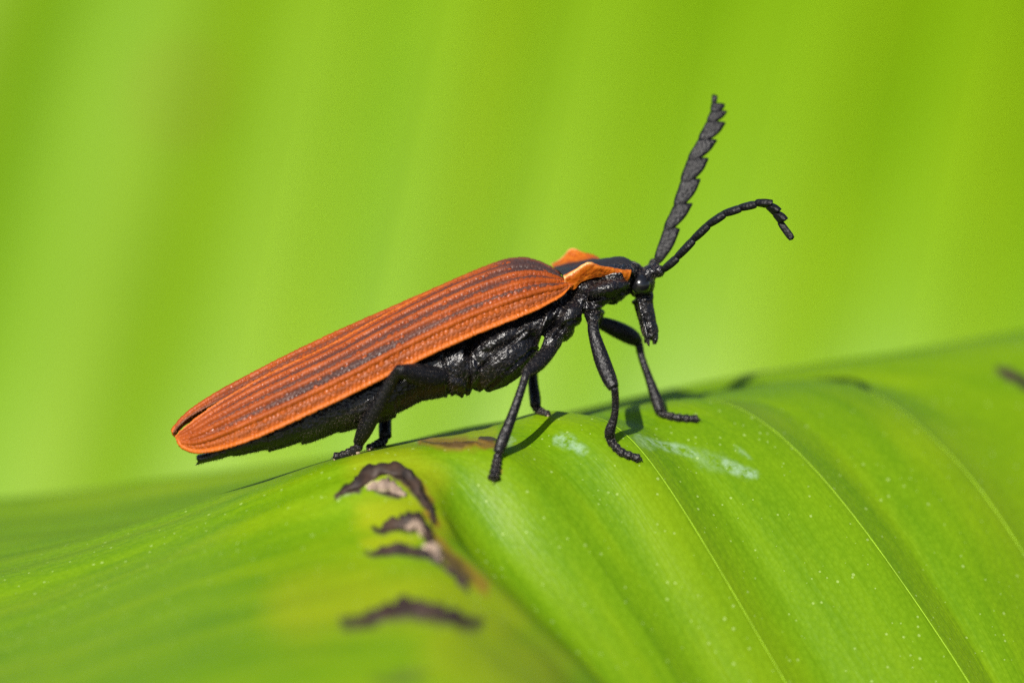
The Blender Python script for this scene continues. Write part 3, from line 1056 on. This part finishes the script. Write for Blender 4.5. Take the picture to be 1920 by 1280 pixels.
# --- antennae
def antenna(base, joints, tips, axis_w, thick, stem=.10):
    """flat toothed joints. joints: chain along the plain edge; tips: tooth point of each joint (or None)"""
    root = Geo().tube([base[0], base[1], joints[0]], [.10, .12, .085], n=12, seg=8)
    ro = mk('antenna', root.verts(), root.f, M_ANT, beetle)
    for k in range(len(joints) - 1):
        j0, j1, tp_ = joints[k], joints[k + 1], tips[k]
        ax = j1 - j0
        L = np.linalg.norm(ax)
        ax = ax / L
        # outline in joint space: plain edge, flat end, tooth, slanting edge
        w = tp_ - j1
        wl = w
        b0 = j0 + (wl / max(np.linalg.norm(wl), 1e-6)) * stem
        j0 = j0 - ax * L * .12
        b0 = j0 + wl * .40
        out = [j0, j0 + ax * L * .3 - wl * .10, j0 + ax * L * .75 - wl * .07, j1 + ax * L * .02, j1 + wl * .5 + ax * L * .06, tp_ - wl * .08 + ax * L * .05, tp_, tp_ - ax * L * .16 - wl * .02,
               j0 + ax * L * .62 + wl * .92, j0 + ax * L * .3 + wl * .72, b0]
        out = resample(np.array(out + [out[0]]), 41)[:-1]
        nv_ = np.cross(ax, wl)
        nv_ /= max(np.linalg.norm(nv_), 1e-9)
        c = out.mean(0)
        layers = []
        for h_, sc in ((-1.0, .62), (-.8, .9), (0, 1.0), (.8, .9), (1.0, .62)):
            layers.append(c + (out - c) * sc + nv_ * thick * h_)
        v = np.concatenate(layers + [[c - nv_ * thick], [c + nv_ * thick]])
        f = [tuple(x) for x in grid_faces(5, 40, True)]
        for q_ in range(40):
            f.append((200, (q_ + 1) % 40, q_))
            f.append((201, 160 + q_, 160 + (q_ + 1) % 40))
        mk('antenna_joint', v, f, M_ANT, ro)
    return ro


zj = [(170, 1092), (222, 905), (250, 820 - 60), (296, 690 - 75), (342, 540 - 78), (392, 400 - 55), (458, 240), (500, 182), (520, 138), (528, 104), (530, 58)]
# joint chain along the plain edge, read off the picture
J = [(1228, 486), (1246, 428), (1265, 384), (1278, 339), (1291, 298), (1311, 261), (1327, 227), (1334, 208), (1335, 194), (1336, 178)]
Tt = [(1275, 431), (1299, 383), (1314, 337), (1329, 298), (1345, 264), (1361, 231), (1364, 209), (1360, 196), (1346, 181)]
dj = np.linspace(.95, 2.0, len(J))
joints = [P(x, y, d) for (x, y), d in zip(J, dj)]
tips = [P(x, y, d - .05) for (x, y), d in zip(Tt, dj[1:])]
antenna([P(1222, 507, .85), P(1227, 494, .95)], joints, tips, None, .06)
K = [(1244, 504), (1268, 482), (1298, 449), (1326, 421), (1356, 400), (1386, 389), (1415, 381), (1438, 386), (1452, 401), (1464, 418), (1486, 447)]
dk_ = np.linspace(.25, -.5, len(K))
joints2 = [P(x, y, d) for (x, y), d in zip(K, dk_)]
tips2 = []
for k in range(1, len(K)):
    px, py = K[k]
    if k < 7:
        tips2.append(P(px + 3, py + 4, dk_[k] - .50 + .02 * k))
    elif k < 10:
        tips2.append(P(px + 11, py - 7, dk_[k] - .30))
    else:
        tips2.append(P(px - 2, py + 1, dk_[k] - .12))
antenna([P(1232, 510, .45), P(1240, 506, .30)], joints2, tips2, None, .092)
